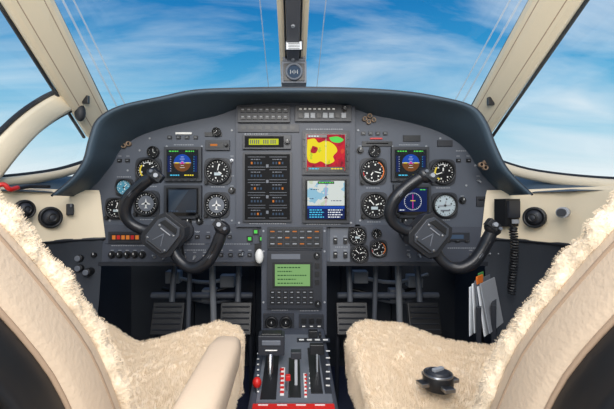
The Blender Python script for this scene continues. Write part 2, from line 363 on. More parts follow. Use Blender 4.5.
b=MB(); b.pbox(239,107,290,124,YC-.012,.012,M_dark)
for r in range(2):
    for i in range(8):
        b.pbox(242+i*5.9,109.5+r*7,246.6+i*5.9,114.5+r*7,YC-.016,.004,M_black); b.pbox(243+i*5.9,111.3+r*7,245.5+i*5.9,112.3+r*7,YC-.0165,.001,M_lgrey)
b.finish('audio_control_panel',bevel=.0008,seg=1)
b=MB(); b.pbox(295,107,350,123,YC-.012,.012,M_dark)
b.pbox(297,109,336,113,YC-.0125,.001,M_black)
for i in range(8): b.pbox(298+i*6,115,302.5+i*6,120,YC-.016,.004,M_lgrey if i%3 else M_black); b.pbox(299+i*4.6,110.3,301.5+i*4.6,111.8,YC-.0132,.001,M_white)
b.knob(343,111,2.6,y=YC-.012); b.finish('autopilot_control_panel',bevel=.0008,seg=1)
b=MB(); b.pbox(244,136,291,150,YC-.012,.012,M_dark); b.pbox(246,137.5,284,148.5,YC-.0128,.001,M_cell); b.pbox(250,140,279,146,YC-.0131,.001,S_yg)
for u0,w in ((251,10),(264,6),(271,7)):
    for i in range(int(w/2)): b.pbox(u0+i*2,141,u0+i*2+1.2,145,YC-.0134,.001,M_dark)
b.knob(287.5,143,2.8,y=YC-.012); b.finish('radio_tuning_unit',bevel=.0008,seg=1)
b=MB(); b.pbox(244,153,292,221,YC-.010,.010,M_dark); b.pbox(246,155,290,219,YC-.0112,.0015,M_cell)
yy=YC-.0118
for r in range(5):
    v0=157.5+r*12.4
    for i in range(2):
        u0=249+i*21
        for a_,b_,c_,d_ in ((u0,v0,u0+17,v0+.4),(u0,v0+9.8,u0+17,v0+10.2)): b.pbox(a_,b_,c_,d_,yy,.001,M_mgrey)
        for j in range(4): b.pbox(u0+3+j*3,v0+5,u0+4.6+j*3,v0+7.2,yy,.001,S_amb if (r*3+i*5+j)%7==0 else S_slate)
        text(b,YC-.0114,1,u0+3,v0+2.2,u0+12,M_mgrey,.8)
for v in (165,180,195,210): b.pbox(266.8,v,269.2,v+3,yy-.001,.002,M_mgrey)
b.finish('engine_instrument_display')
b=MB(); b.pbox(239,125.5,299,133,YC-.006,.006,M_dark)
for i in range(7): b.pbox(242+i*8,127,247+i*8,131,YC-.0075,.0015,M_black)
b.finish('warning_light_strip')
b=MB(); b.pbox(268,226,322,247,YC-.010,.010,M_dark)
for r in range(3):
    for i in range(7):
        b.pbox(270+i*7.2,228+r*6,276+i*7.2,232.8+r*6,YC-.013,.003,M_black)
        b.pbox(271+i*7.2,229.7+r*6,275+i*7.2,230.8+r*6,YC-.0134,.0006,[S_amb,M_mgrey,M_lgrey][(r+i)%3])
b.finish('annunciator_panel',bevel=.0006,seg=1)
b=MB(); b.pbox(268,249,321,305,YC-.016,.016,M_dark); b.pbox(273,260,312,285,YC-.0172,.0015,M_black); b.pbox(275.5,262,309.5,283,YC-.0178,.001,S_lcd)
y=YC-.0178
for i in range(5): text(b,y,1,278,264.5+i*3.8,[300,292,306,296,303][i],S_lcdd,1.1)
for i in range(3): b.pbox(314,261+i*8,318.5,266+i*8,YC-.019,.003,M_black)
for r in range(3):
    for i in range(7): b.pbox(271+i*6.2,287+r*5,275.5+i*6.2,290.6+r*5,YC-.019,.003,M_black); b.pbox(272+i*6.2,288.5+r*5,274.4+i*6.2,289.3+r*5,YC-.0195,.0006,M_lgrey)
b.pbox(272,252,300,257,YC-.0168,.001,M_mgrey); b.knob(316,253.5,3,y=YC-.016); b.knob(317,300,2.8,y=YC-.016)
b.finish('gps_navigation_unit',bevel=.001,seg=1)
b=MB(); b.pbox(206,140,230,150,YP-.010,.010,M_dark); b.pbox(209,142,224,148,YP-.011,.001,M_black); b.pbox(211,144,218,146,YP-.0115,.0006,S_amb); b.knob(227,145,2,y=YP-.01,mark=False)
b.finish('altitude_selector',bevel=.0008,seg=1)
b=MB(); b.pbox(110,231,144,242,YP-.012,.012,M_dark); b.pbox(112,233,142,240,YP-.0128,.001,M_black)
for i in range(6): b.pbox(114+i*4.6,234.5,117.4+i*4.6,238.5,YP-.0134,.0006,[S_amb,M_red,S_amb][i%3])
b.finish('digital_readout',bevel=.0008,seg=1)
b=MB(); b.pbox(444,232,468,240,YP-.012,.012,M_dark); b.pbox(446,234,462,238,YP-.0128,.001,S_slate); b.finish('chronometer',bevel=.0008,seg=1)
b=MB(); b.pbox(264,311,294,328,YC-.006,.006,M_dark)
for u in (272,286): 
    p=P(u,319.5,YP); b.ring((p.x,YC-.006,p.z),(0,-1,0),.020,.012,.009,M_black); b.knob(u,319.5,3,y=YC-.006)
b.pbox(299,312,323,327,YC-.008,.008,M_dark)
for i in range(3): b.pbox(301+i*7.5,315,306+i*7.5,320,YC-.012,.004,M_black); b.pbox(302+i*7.5,322.5,305+i*7.5,323.5,YC-.009,.001,M_white)
b.finish('trim_control_panel',bevel=.0008,seg=1)

# ------------------------------------------------------------ pedestal
def ped(v): return .5042/((v-204)/380+.108)
def PP(u,v,h=0): 
    y=ped(v); p=P(u,v,y); return p+Vector((0,0,h))
root=empty('center_pedestal')
b=MB()
prof=[(1.175,.42),(1.147,.42),(.70,.372),(.66,.35),(.64,.30),(.64,0),(1.175,0)]
n=len(prof)
vs=[(-.095 if z>.33 else -.105,y,z) for y,z in prof]+[(.095 if z>.33 else .105,y,z) for y,z in prof]
b.add(vs,[tuple(range(n)),tuple(range(2*n-1,n-1,-1))]+[(i,n+i,n+(i+1)%n,(i+1)%n) for i in range(n)],M_panel2)
b.finish('pedestal_body',bevel=.008,parent=root)
b=MB()
def pquad(u0,v0,u1,v1,h0,h1,m):
    c=[PP(u0,v0),PP(u1,v0),PP(u1,v1),PP(u0,v1)]
    x0=c[3].x; x1=c[2].x
    y0=c[3].y; y1=c[0].y; z0=c[3].z; z1=c[0].z
    vs=[(x0,y0,z0+h0),(x1,y0,z0+h0),(x1,y1,z1+h0),(x0,y1,z1+h0),(x0,y0,z0+h1),(x1,y0,z0+h1),(x1,y1,z1+h1),(x0,y1,z1+h1)]
    b.add(vs,[(0,1,2,3),(7,6,5,4),(0,4,5,1),(1,5,6,2),(2,6,7,3),(3,7,4,0)],m)
pquad(256,336,333,404,0,.006,M_mgrey)
pquad(260,352,276,402,.006,.0075,M_black); pquad(280,370,284,398,.006,.0075,M_white); pquad(288,360,301,400,.006,.0075,M_black)
pquad(311,350,323,396,.006,.0075,M_black); pquad(304.5,376,307,400,.006,.0075,M_white); pquad(325,350,332,396,.006,.0075,M_dark)
for i in range(6): 
    pquad(280,371+i*4.6,284,373.2+i*4.6,.0075,.0085,M_red)
for i in range(6):
    pquad(304.5,377+i*4,307,378.6+i*4,.0075,.0085,M_red); pquad(326,353+i*7,330,354+i*7,.0075,.0085,M_white)
for i in range(8): pquad(257,355+i*5.5,259,356+i*5.5,.006,.0072,M_white); pquad(309,355+i*5,310.4,356+i*5,.006,.0072,M_white)
pquad(297,340,330,344,.006,.0075,M_dark)
for i in range(4): pquad(299+i*8,341.3,304+i*8,342.6,.0075,.0080,M_white)
pquad(252,407,335,413,0,.008,M_red)
for i in range(4): pquad(258+i*19,408.2,268+i*19,409,.008,.009,M_white)
b.finish('quadrant_plate',parent=root)
b=MB()
p=PP(270,376); 
b.cyl(p,p+Vector((0,.02,.045)),.007,M_metal); t=PP(271,372)+Vector((0,.03,.06))
b.box((t.x,t.y,t.z),(.064,.040,.048),M_dark); b.box((t.x,t.y-.021,t.z+.008),(.046,.004,.012),M_mgrey); b.box((t.x,t.y-.022,t.z-.010),(.03,.003,.003),M_white); b.box((t.x,t.y,t.z+.025),(.05,.03,.006),M_black)
p=PP(296,384); b.box(p+Vector((0,0,.03)),(.007,.016,.07),M_lgrey,R=Matrix.Rotation(-.3,3,'X')); b.box(p+Vector((0,.008,.066)),(.024,.022,.016),M_dark)
p=PP(288,392); b.box(p+Vector((0,0,.015)),(.005,.012,.03),M_metal); b.box(p+Vector((0,.0,.033)),(.011,.013,.011),M_red)
p=PP(317,372); b.box(p+Vector((0,0,.025)),(.006,.014,.05),M_metal,R=Matrix.Rotation(-.2,3,'X')); b.box(p+Vector((0,.006,.055)),(.034,.018,.024),M_black)
p=PP(313,338); b.box(p+Vector((0,0,.012)),(.026,.02,.024),M_black); b.box(p+Vector((.02,0,.008)),(.008,.02,.018),M_black)
p=PP(257,392); b.cyl(p,p+Vector((0,0,.02)),.004,M_metal); b.sphere(p+Vector((0,0,.022)),.010,M_red,sc=(1,1,1.2))
b.finish('levers',bevel=.0025,parent=root)

# ------------------------------------------------------------ yokes
def yoke(uc,vc):
    Y=1.03; s=Y/F
    c=P(uc,vc,Y)
    b=MB(); b.M=Matrix.Translation(c)@Matrix.Rotation(math.radians(38),4,'Y')
    def L(a,h,y=0): return Vector((a*s,y,h*s))
    hub=[(-12,-17),(12,-17),(17,-24),(18,-48),(12,-55),(-12,-55),(-18,-48),(-17,-24)]
    b.prism([(a*s,h*s) for a,h in hub],-.022,.03,M_yoke)
    hub2=[(-9,-20),(9,-20),(13,-26),(13,-46),(9,-51),(-9,-51),(-13,-46),(-13,-26)]
    b.prism([(a*s,h*s) for a,h in hub2],-.028,-.02,M_plate)
    b.prism([(a*s,h*s) for a,h in [(-7,-21.5),(7,-21.5),(10,-27),(-10,-27)]],-.032,-.027,M_black)
    b.prism([(a*s,h*s) for a,h in [(-5.5,-45),(-4.6,-45),(0,-35.2),(4.6,-45),(5.5,-45),(0.4,-33.5),(-.4,-33.5)]],-.030,-.027,M_mgrey)
    b.box(L(0,-48.5,-.029),(18*s,.004,1.4*s),M_black)
    b.box(L(0,-31,-.0290),(12*s,.004,.9*s),M_lgrey)
    for a in (-10.5,10.5): b.cyl(L(a,-46,-.026),L(a,-46,-.031),.003,M_metal,seg=10); b.cyl(L(a*.8,-29.5,-.026),L(a*.8,-29.5,-.031),.003,M_metal,seg=10)
    for sg in (-1,1):
        pts=[L(12*sg,-42,.004),L(24*sg,-47,0),L(36*sg,-47.5,-.006),L(45*sg,-42,-.012),L(49.5*sg,-30,-.018),L(48.5*sg,-16,-.022),L(45.5*sg,-4,-.026),L(42.5*sg,5,-.030)]
        b.tube(pts,[.018,.0145,.0145,.0165,.0172,.016,.0165,.0145],M_yoke,seg=16)
        hd=L(41.5*sg,6,-.032)
        b.sphere(hd,.0195,M_yoke,sc=(1.2,.9,.95)); b.box(hd+Vector((-sg*.010,-.008,.004)),(.030,.022,.021),M_yoke)
        b.cyl(hd+Vector((-sg*.010,-.018,.004)),hd+Vector((-sg*.010,-.027,.006)),.006,M_lgrey,seg=12)
        b.cyl(hd+Vector((sg*.008,-.012,.006)),hd+Vector((sg*.008,-.023,.006)),.0045,M_mgrey,seg=12)
        b.box(L(49*sg,-22,-.035),(.006,.004,.018),M_mgrey)
        b.tube([L(45*sg,-44,-.022),L(49.5*sg,-30,-.0352),L(46*sg,-6,-.0425)],.0014,M_black,seg=6)
    b.M=Matrix.Identity(4)
    h=c+Matrix.Rotation(math.radians(38),3,'Y')@L(0,-36)
    b.cyl(h+Vector((0,.02,0)),Vector((h.x,YP-.004,h.z)),.019,M_black); b.cyl(Vector((h.x,YP-.022,h.z)),Vector((h.x,YP-.004,h.z)),.034,M_dark)
    b.tube([h+Vector((.02,.02,-.03)),h+Vector((.03,.06,-.07)),h+Vector((.01,.12,-.05)),Vector((h.x,YP-.01,h.z-.02))],.004,M_black)
    b.finish('control_yoke',bevel=.004)
yoke(188,206); yoke(450,206)

# ------------------------------------------------------------ fuselage shell
def beam(name,pts,w,t,m,up=Vector((0,-.6,.8)),extra=None):
    b=MB(); pts=[Vector(p) for p in pts]; rings=[]
    ws=w if isinstance(w,list) else [w]*len(pts)
    pr=[(-1,-.6),(-.75,-1),(.75,-1),(1,-.6),(1,.6),(.75,1),(-.75,1),(-1,.6)]
    for i,p in enumerate(pts):
        d=(pts[min(i+1,len(pts)-1)]-pts[max(i-1,0)]).normalized()
        nrm=(up-d*up.dot(d)).normalized(); x=d.cross(nrm)
        rings.append([p+x*a*ws[i]/2+nrm*c*t/2 for a,c in pr])
    b.sweep(rings,m,caps=True,smooth=False)
    if extra: extra(b)
    return b.finish(name,bevel=.004)
for sg,top,bot,nm in ((-1,(28,0),(86,104),'windshield_pillar'),(1,(555,0),(490,106),'windshield_pillar')):
    T=P(top[0],top[1],.95); B_=P(bot[0],bot[1],1.3)
    T2=T+(T-B_)*.8; B2=B_+(B_-T)*.35
    def ex(b,T=T,B_=B_,T2=T2,B2=B2,sg=sg):
        d=(B_-T).normalized(); n=(Vector((-sg*.75,-.45,-.35))); n=(n-d*n.dot(d)).normalized(); x=d.cross(n)
        for side in (1,-1):
            o=x*.061*side
            b.tube([T2+o-n*.012,T+o-n*.012,B_+o-n*.012,B2+o-n*.012],.006,M_gasket,seg=6)
            o=x*.030*side
            b.tube([T2+o+n*.0165,T+o+n*.0165,B_+o*.95+n*.0165,B2+o*.95+n*.0165],.002,M_pipe,seg=6)
        b.box(B_+n*.02-d*.04,(.02,.012,.026),M_black); 
    beam(nm,[T2,T,T.lerp(B_,.5),B_,B2],[.124,.114,.112,.108,.106],.035,M_trim,up=Vector((-sg*.75,-.45,-.35)),extra=ex)
T=Vector((0,1.05,CZ+.564)); B_=Vector((0,1.5,CZ+.455)); T2=T+(T-B_)*.9; B2=B_+(B_-T)*.2
M_post=mat('post_grey',(96,98,104),.5)
def ex(b):
    d=(B_-T).normalized(); n=Vector((0,d.z,-d.y)).normalized()
    if n.z>0: n=-n
    b.sweep([[p+Vector((x,0,0))+n*h for x,h in ((-.020,.012),(-.020,.026),(.020,.026),(.020,.012))] for p in (T2,B2)],M_post,caps=True,smooth=False)
    for x in(-.024,.024): b.tube([T2+Vector((x,0,0))+n*.018,T+Vector((x,0,0))+n*.018,B2+Vector((x,0,0))+n*.018],.003,M_gasket,seg=6)
    for k in (.15,.5): b.cyl(T.lerp(B_,k)+n*.024,T.lerp(B_,k)+n*.030,.006,M_lgrey,seg=12)
beam('windshield_center_post',[T2,T,B_,B2],.090,.03,M_trim,up=Vector((0,-.2,-1)),extra=ex)
b=MB(); c=P(294,74,1.30)
b.box(c+Vector((0,.035,.02)),(.05,.06,.10),M_dark)
b.box(c,(.084,.05,.072),M_mgrey); b.box(c+Vector((0,-.027,-.002)),(.070,.006,.058),M_black); b.ring(c+Vector((0,-.029,-.002)),(0,-1,0),.029,.022,.009,M_mgrey); b.cyl(c+Vector((0,-.028,-.002)),c+Vector((0,-.031,-.002)),.022,S_slate)
for i in range(5): b.box(c+Vector((-.012+i*.006,-.0318,-.002)),(.0014,.001,.008 if i%2 else .014),M_white)
b.box(c+Vector((0,-.012,.058)),(.076,.03,.042),M_mgrey); b.box(c+Vector((0,-.028,.058)),(.060,.003,.030),M_dark); b.box(c+Vector((0,-.030,.062)),(.044,.002,.010),M_white); b.box(c+Vector((0,-.030,.050)),(.030,.002,.003),M_lgrey)
b.box(P(294,45,1.19),(.054,.006,.030),M_dark); b.box(P(294,45,1.186),(.048,.003,.025),M_paper)
b.box(P(294,45,1.21),(.02,.04,.02),M_dark)
for i in range(4): b.box(P(294,43+i*1.6,1.183),(.036,.001,.0015),M_black)
b.finish('magnetic_compass',bevel=.003)

WP=[(-.77,-.3),(-.77,.6),(-.765,.85),(-.745,1.02),(-.70,1.13),(-.64,1.185),(-.61,1.195)]
for sg,nm in((-1,'wall_left'),(1,'wall_right')):
    b=MB(); ringsU=[];ringsL=[]
    for x,y in WP:
        X=abs(x)*sg
        ringsU.append([(X+.03*sg,y,CZ+.045),(X,y,CZ+.045),(X-.004*sg,y,CZ+.03),(X-.012*sg,y,CZ-.04),(X-.02*sg,y,CZ-.105)])
        ringsL.append([(X-.02*sg,y,CZ-.105),(X-.012*sg,y,CZ-.11),(X+.0*sg,y,CZ-.3),(X+.03*sg,y,CZ-.6),(X+.04*sg,y,-.0)])
    b.sweep(ringsU,M_trim,closed_v=False); 
    b.sweep(ringsL,M_deep,closed_v=False)
    b.tube([(abs(x)*sg-.02*sg,y,CZ-.107) for x,y in WP],.005,M_dark,seg=6)
    b.sweep([[(.80*sg,y,0),(.80*sg,y,CZ+.05)] for y in (.5,1.9)],M_deep,closed_v=False)
    b.sweep([[(.70*sg if y>1 else .76*sg,y,CZ+.035),(.83*sg,y,CZ+.05+.09*max(0,y-.8))] for y in (-.3,.6,.9,1.1,1.3,1.5)],M_hood,closed_v=False)
    b.finish(nm,recalc=False)
    b=MB()
    pts=[(.80*sg,-.3,CZ+.035),(.80*sg,.6,CZ+.035),(.795*sg,.85,CZ+.040),(.785*sg,1.05,CZ+.062),(.765*sg,1.25,CZ+.10),(.74*sg,1.4,CZ+.15)]
    b.tube(pts,.017,M_trim,seg=10,flat=.7); b.tube([(p[0]+.012*sg,p[1],p[2]+.014) for p in pts],.007,M_gasket,seg=6)
    b.finish('trim_1' if sg<0 else 'trim_2')
b=MB()
fr=[P(72,98,1.26),P(52,108,1.19),P(30,124,1.10),P(8,146,1.02),P(-25,185,.93),P(-60,215,.86)]
def strip(b,pts,w,t,m,nrm):
    rings=[];pts=cat(pts,4)
    for i,p in enumerate(pts):
        d=(pts[min(i+1,len(pts)-1)]-pts[max(i-1,0)]).normalized(); n=(nrm-d*nrm.dot(d)).normalized(); x=d.cross(n)
        rings.append([p+x*a*w/2+n*c*t/2 for a,c in [(-1,-.6),(-.7,-1),(.7,-1),(1,-.6),(1,.6),(.7,1),(-.7,1),(-1,.6)]])
    b.sweep(rings,m,caps=True)
N=Vector((.8,-.5,-.2))
strip(b,fr,.062,.03,M_trim,N)
d0=[p+Vector((-.012,-.02,.030)) for p in fr]
b.tube(d0,.007,M_gasket,seg=6)
b.tube([p+Vector((-.002,.01,-.034)) for p in fr],.006,M_gasket,seg=6)
b.sphere(P(80,112,1.27),.03,M_gasket,sc=(.6,.5,1))
b.finish('side_window_frame')
b=MB(); b.tube([P(-4,186,.95),P(4,184,.96),P(10,189,.97),P(18,187,1.0)],.006,M_red); b.tube([P(10,190,.98),P(30,186,1.04),P(50,186,1.08)],.005,M_black)
b.finish('window_latch')

b=MB(); b.box((0,.62,CZ+.70),(1.2,.10,.04),M_trim); b.finish('trim_3',bevel=.01)
b=MB(); b.box((0,.75,-.02),(1.7,2.3,.04),M_carpet); b.finish('floor')
b=MB(); b.box((0,1.9,.45),(1.7,.04,.9),M_deep)
for x in (-.5,-.2,.25,.5): b.box((x,1.87,.45),(.03,.03,.8),M_dark)
b.finish('wall_front')

gm=bpy.data.materials.new('window_glass'); gm.use_nodes=True; nt=gm.node_tree; nt.nodes.clear()
o=nt.nodes.new('ShaderNodeOutputMaterial'); t=nt.nodes.new('ShaderNodeBsdfTransparent'); g=nt.nodes.new('ShaderNodeBsdfGlossy'); g.inputs['Roughness'].default_value=.02
mx=nt.nodes.new('ShaderNodeMixShader'); mx.inputs[0].default_value=.03; nt.links.new(t.outputs[0],mx.inputs[1]); nt.links.new(g.outputs[0],mx.inputs[2]); nt.links.new(mx.outputs[0],o.inputs[0])
M_wire=bpy.data.materials.new('deice_film'); M_wire.use_nodes=True; nt=M_wire.node_tree; bs=nt.nodes['Principled BSDF']; bs.inputs['Base Color'].default_value=(.8,.85,.9,1); bs.inputs['Alpha'].default_value=.5
for sg in(-1,1):
    Tp=P(28 if sg<0 else 555,0,.95); B0=P(86 if sg<0 else 490,104,1.3); Bp=B0+(B0-Tp)*.2; Tp=Tp+(Tp-B0)*.8
    C1=Vector((sg*.045,.65,CZ+.66)); C2=Vector((sg*.045,1.58,CZ+.43))
    b=MB(); b.add([C1,C2,Bp,Tp],[(0,1,2,3)],gm)
    for k,wd in ((.82,.008),(.86,.010),(.07,.006)):
        a=C1.lerp(Tp,k);c=C2.lerp(Bp,k);a2=C1.lerp(Tp,k+wd);c2=C2.lerp(Bp,k+wd)
        b.add([v+Vector((0,-.004,-.004)) for v in(a,c,c2,a2)],[(0,1,2,3)],M_wire)
    b.finish('window_1' if sg<0 else 'window_2',recalc=False)
    b=MB(); b.add([Tp,Bp,(.80*sg,1.35,CZ+.1),(.80*sg,-.3,CZ+.04),(.70*sg,-.3,CZ+.6)],[(0,1,2,3,4)],gm); b.finish('window_3' if sg<0 else 'window_4',recalc=False)

def vent(name,c,d,r):
    b=MB(); c=Vector(c); d=Vector(d).normalized()
    b.ring(c,d,r,r*.72,.012,M_black); b.sphere(c+d*.002,r*.74,M_dark); b.ring(c+d*r*.62,d,r*.42,r*.25,.006,M_black,seg=18)
    b.finish(name)
vent('air_vent',P(50,217,1.09),(.75,-.65,0),.031); vent('air_vent',P(24,209,1.015),(.85,-.5,0),.026); vent('air_vent',P(535,217,1.08),(-.75,-.65,0),.030)
b=MB(); b.box(P(70,209,1.13),(.018,.02,.034),M_gasket,R=Matrix.Rotation(.7,3,'Z')); b.box(P(71,205,1.12),(.006,.006,.012),M_mgrey); b.finish('wall_jack',bevel=.003)
b=MB(); c=P(507,212,1.15); R=Matrix.Rotation(.35,3,'Z')
b.box(c,(.058,.04,.082),M_black,R=R); b.box(c+R@Vector((0,-.023,.01)),(.044,.008,.05),M_dark,R=R); b.box(c+R@Vector((0,-.029,-.026)),(.024,.006,.012),M_lgrey,R=R)
c2=P(513,228,1.10); pts=[]
for i in range(150):
    t=i/150; a=t*2*math.pi*24; pts.append((c2.x+.004*math.sin(t*5)+.009*math.cos(a),c2.y+.009*math.sin(a),c2.z-.19*t))
b.tube(pts,.0032,M_black,seg=6,sub=1)
b.tube([c+Vector((0,0,-.03)),c2,Vector(pts[0])],.005,M_black)
b.finish('oxygen_mask_box',bevel=.006)
b=MB(); c=P(562,212,.98); b.cyl(c+Vector((.02,.02,0)),c,.014,M_lgrey); b.cyl(c,c+Vector((-.01,-.01,0)),.010,M_dark); b.finish('reading_lamp')
b=MB()
for u,v in((78,258),(78,268),(86,272),(74,290)):
    c=P(u,v,1.16); b.cyl(c+Vector((0,.04,0)),c,.012,M_black); b.cyl(c,c+Vector((0,-.006,0)),.009,M_mgrey)
b.box(P(80,275,1.20),(.05,.02,.14),M_dark); b.finish('circuit_breaker_panel',bevel=.002)

for k,(ua,ub) in enumerate([(168,236),(352,424)]):
    b=MB()
    for u in (ua,ub):
        c=P(u,318,1.38); R=Matrix.Rotation(-.35,3,'X')
        b.box(c,(.115,.02,.115),M_black,R=R)
        for i in range(5): b.box(c+R@Vector((0,-.012,-.04+i*.02)),(.10,.006,.006),M_dark,R=R)
        b.tube([c+Vector((0,.03,-.05)),c+Vector((0,.06,.12)),c+Vector((0,.12,.3))],.011,M_mgrey)
        b.tube([c+Vector((-.05,.02,-.06)),c+Vector((-.05,.06,-c.z))],.008,M_dark); b.tube([c+Vector((.05,.02,-.06)),c+Vector((.05,.06,-c.z))],.008,M_dark)
    c=P((ua+ub)/2,300,1.5); b.tube([c+Vector((-.2,0,.02)),c+Vector((.2,0,.02))],.012,M_mgrey)
    b.tube([P(ua*.5+ub*.5-12,262,1.4),P(ua*.5+ub*.5-14,330,1.42)],.009,M_mgrey); b.tube([P(ua*.5+ub*.5+10,262,1.45),P(ua*.5+ub*.5+12,330,1.45)],.012,M_lgrey)
    for i,(du0,du1,v) in enumerate([(-30,40,276),(-40,30,288),(-20,44,296)]):
        um=(ua+ub)/2; b.tube([P(um+du0,v,1.6),P(um+(du0+du1)/2,v+6,1.58),P(um+du1,v-2,1.62)],.008,[M_lgrey,M_black,M_mgrey][i])
    for du,v in((-28,276),(26,280),(8,294)): b.box(P((ua+ub)/2+du,v,1.6),(.06,.05,.05),[M_mgrey,M_dark,M_lgrey][(int(du))%3])
    b.finish('rudder_pedals',bevel=.004)

b=MB(); c=P(480,318,1.06)
b.box(c+Vector((.0,0,-.03)),(.012,.16,.16),M_dark,R=Matrix.Rotation(-.5,3,'Z')); b.box(c+Vector((.05,.02,-.03)),(.012,.16,.16),M_dark,R=Matrix.Rotation(-.5,3,'Z'))
for i,m in enumerate([M_paper,M_paper,M_mgrey,M_paper,M_lgrey]):
    b.box(c+Vector((-.012+i*.010,-.01,.035+.008*(i%3))),(.003,.13,.13),m,R=Matrix.Rotation(-.75,3,'Z')@Matrix.Rotation(-.15*i*.3,3,'Y'))
b.box(c+Vector((-.016,-.03,.115)),(.004,.05,.022),M_orange,R=Matrix.Rotation(-.75,3,'Z')); b.box(c+Vector((.002,0,.120)),(.004,.04,.018),M_gtab,R=Matrix.Rotation(-.75,3,'Z'))
b.box(c+Vector((.025,.02,-.26)),(.05,.10,.30),M_dark)
b.finish('chart_pocket',bevel=.001,seg=1)

# ------------------------------------------------------------ seats
ZL=[(-.43,.137,.46),(-.37,.137,.43),(-.29,.140,.40),(-.20,.150,.362),(-.12,.162,.332),(-.05,.181,.292),(.0,.198,.260),(.045,.219,.236),(.09,.25,.213),(.13,.295,.2),(.155,.335,.192)]
def interp():
    return cat([Vector(z) for z in ZL],4)
def fur(o,count,length,children=8,rad=1.0):
    ps=o.modifiers.new('wool','PARTICLE_SYSTEM').particle_system.settings
    ps.type='HAIR'; ps.use_advanced_hair=False; ps.count=count; ps.hair_length=length; ps.hair_step=2
    ps.child_type='INTERPOLATED'; ps.rendered_child_count=children; ps.child_percent=1
    ps.roughness_2=.0012; ps.roughness_2_size=.5; ps.roughness_1=.001; ps.clump_factor=.1
    ps.root_radius=.55*rad; ps.tip_radius=.35*rad; ps.radius_scale=.001
def seat(sg,dx,notch,arm):
    root=empty('cockpit_seat')
    CX=.375+dx; CS=.33+dx*.5
    def ring(z,xi,yf,T,grow,e=.5,yo=0,n=48):
        w=CX-(xi+dx)+grow; r=[]
        for i in range(n):
            t=2*math.pi*i/n; c,s_=math.cos(t),math.sin(t)
            r.append(Vector((sg*(CX+w*math.copysign(abs(c)**e,c)),yf+yo-T/2+T/2*math.copysign(abs(s_)**e,s_),CZ+z)))
        return r
    L=interp()
    b=MB(); b.sweep([ring(z,xi,yf,.074-.02*max(0,z)/.17,0,e=.35) for z,xi,yf in L],M_beige,caps=True)
    for yo in (-.068,-.030):
        for q_ in(-1,1):
            b.tube([Vector((sg*(CX+q_*(CX-(xi+dx)+.0005)*(.99 if yo>-.05 else .96)),yf+yo+.003,CZ+z)) for z,xi,yf in L[:-4:2]],.0022,M_pipe,seg=6,sub=2)
    b.finish('seat_back',parent=root)
    b=MB(); b.sweep([ring(z,xi,yf,.050,-.007,e=.3,yo=-.058) for z,xi,yf in L[:-6]],M_black,caps=True)
    b.sweep([ring(z,xi,yf,.045,-.010,e=.4,yo=-.100) for z,xi,yf in L[:-14]],M_beige,caps=True)
    b.finish('back_pocket',parent=root)
    b=MB(); b.sweep([ring(z,xi,yf,.042,.003,e=.6,yo=.018,n=140) for z,xi,yf in cat([Vector(v) for v in L[:-3]],4)],M_wool,caps=True)
    bmesh.ops.recalc_face_normals(b.bm,faces=b.bm.faces); b.bm.normal_update()
    for v in b.bm.verts: v.co+=v.normal*(noise.noise(v.co*45)*.003+noise.noise(v.co*110)*.0028+noise.noise(v.co*260)*.0012)
    o=b.finish('sheepskin_back',parent=root); fur(o,18000,.0024,9,.4)
    def cush(x0,x1,y0,y1,z0,z1,dn,e=.35,nu=150,nv=60):
        rings=[]
        for i in range(nv+1):
            a=-math.pi/2+math.pi*(i+.02)/(nv+.04); ca=abs(math.cos(a))**e; sa=math.copysign(abs(math.sin(a))**e,math.sin(a)); r=[]
            for j in range(nu):
                t=2*math.pi*j/nu; c,s_=math.cos(t),math.sin(t)
                sx=math.copysign(abs(c)**e,c)*ca; sy=math.copysign(abs(s_)**e,s_)*ca
                yf=y1-dn*notch(sx*.5+.5)
                zz=(z0+z1)/2+sa*(z1-z0)/2 + .055*(sy*.5+.5)*(sa>0) - .014*math.exp(-(sx/.5)**2)*(sa>0)
                r.append(Vector((sg*(x0+(x1-x0)*(sx+1)/2),y0+(yf-y0)*(sy+1)/2,zz)))
            rings.append(r)
        return rings
    x0=CS-.217; x1=CS+.215
    b=MB(); b.sweep(cush(x0+.015,x1-.015,.36,.93,CZ-.46,CZ-.36,1,nu=60,nv=20),M_beige,caps=True); b.finish('cushion_base',parent=root)
    b=MB(); b.sweep(cush(x0,x1,.38,.965,CZ-.41,CZ-.335,1,nu=220,nv=90),M_wool,caps=True)
    bmesh.ops.recalc_face_normals(b.bm,faces=b.bm.faces); b.bm.normal_update()
    for v in b.bm.verts: v.co+=v.normal*(noise.noise(v.co*28)*.007+noise.noise(v.co*70)*.006+noise.noise(v.co*150)*.004)
    o=b.finish('sheepskin_cushion',parent=root); fur(o,22000,.006,8,.7)
    b=MB()
    for x in (x0+.05,x1-.05):
        b.box((sg*x,.62,CZ-.50),(.03,.5,.06),M_dark); b.box((sg*x,.50,.17),(.03,.04,.30),M_dark); b.box((sg*x,.75,.17),(.03,.04,.30),M_dark); b.box((sg*x,.62,.01),(.05,.6,.02),M_metal)
    for x in(-.06,.06): b.cyl((sg*CX+x,.15,CZ+.13),(sg*CX+x,.13,CZ+.25),.007,M_metal)
    b.box((sg*CX,.14,CZ+.29),(.24,.09,.13),M_beige); b.finish('seat_frame',bevel=.01,parent=root)
    if arm:
        b=MB(); rr=[]
        for y,w,h,z in [(.20,.020,.016,-.213),(.22,.023,.020,-.213),(.40,.024,.022,-.210),(.52,.023,.021,-.207),(.555,.020,.018,-.207),(.57,.012,.012,-.207)]:
            rr.append([Vector((sg*.096+w*math.copysign(abs(math.cos(t))**.6,math.cos(t)),y,CZ+z-.003+h*math.copysign(abs(math.sin(t))**.6,math.sin(t)))) for t in [2*math.pi*i/28 for i in range(28)]])
        b.sweep(rr,M_beige,caps=True); b.cyl((sg*.11,.26,CZ-.21),(sg*.2,.27,CZ-.21),.014,M_dark); b.finish('armrest',parent=root)
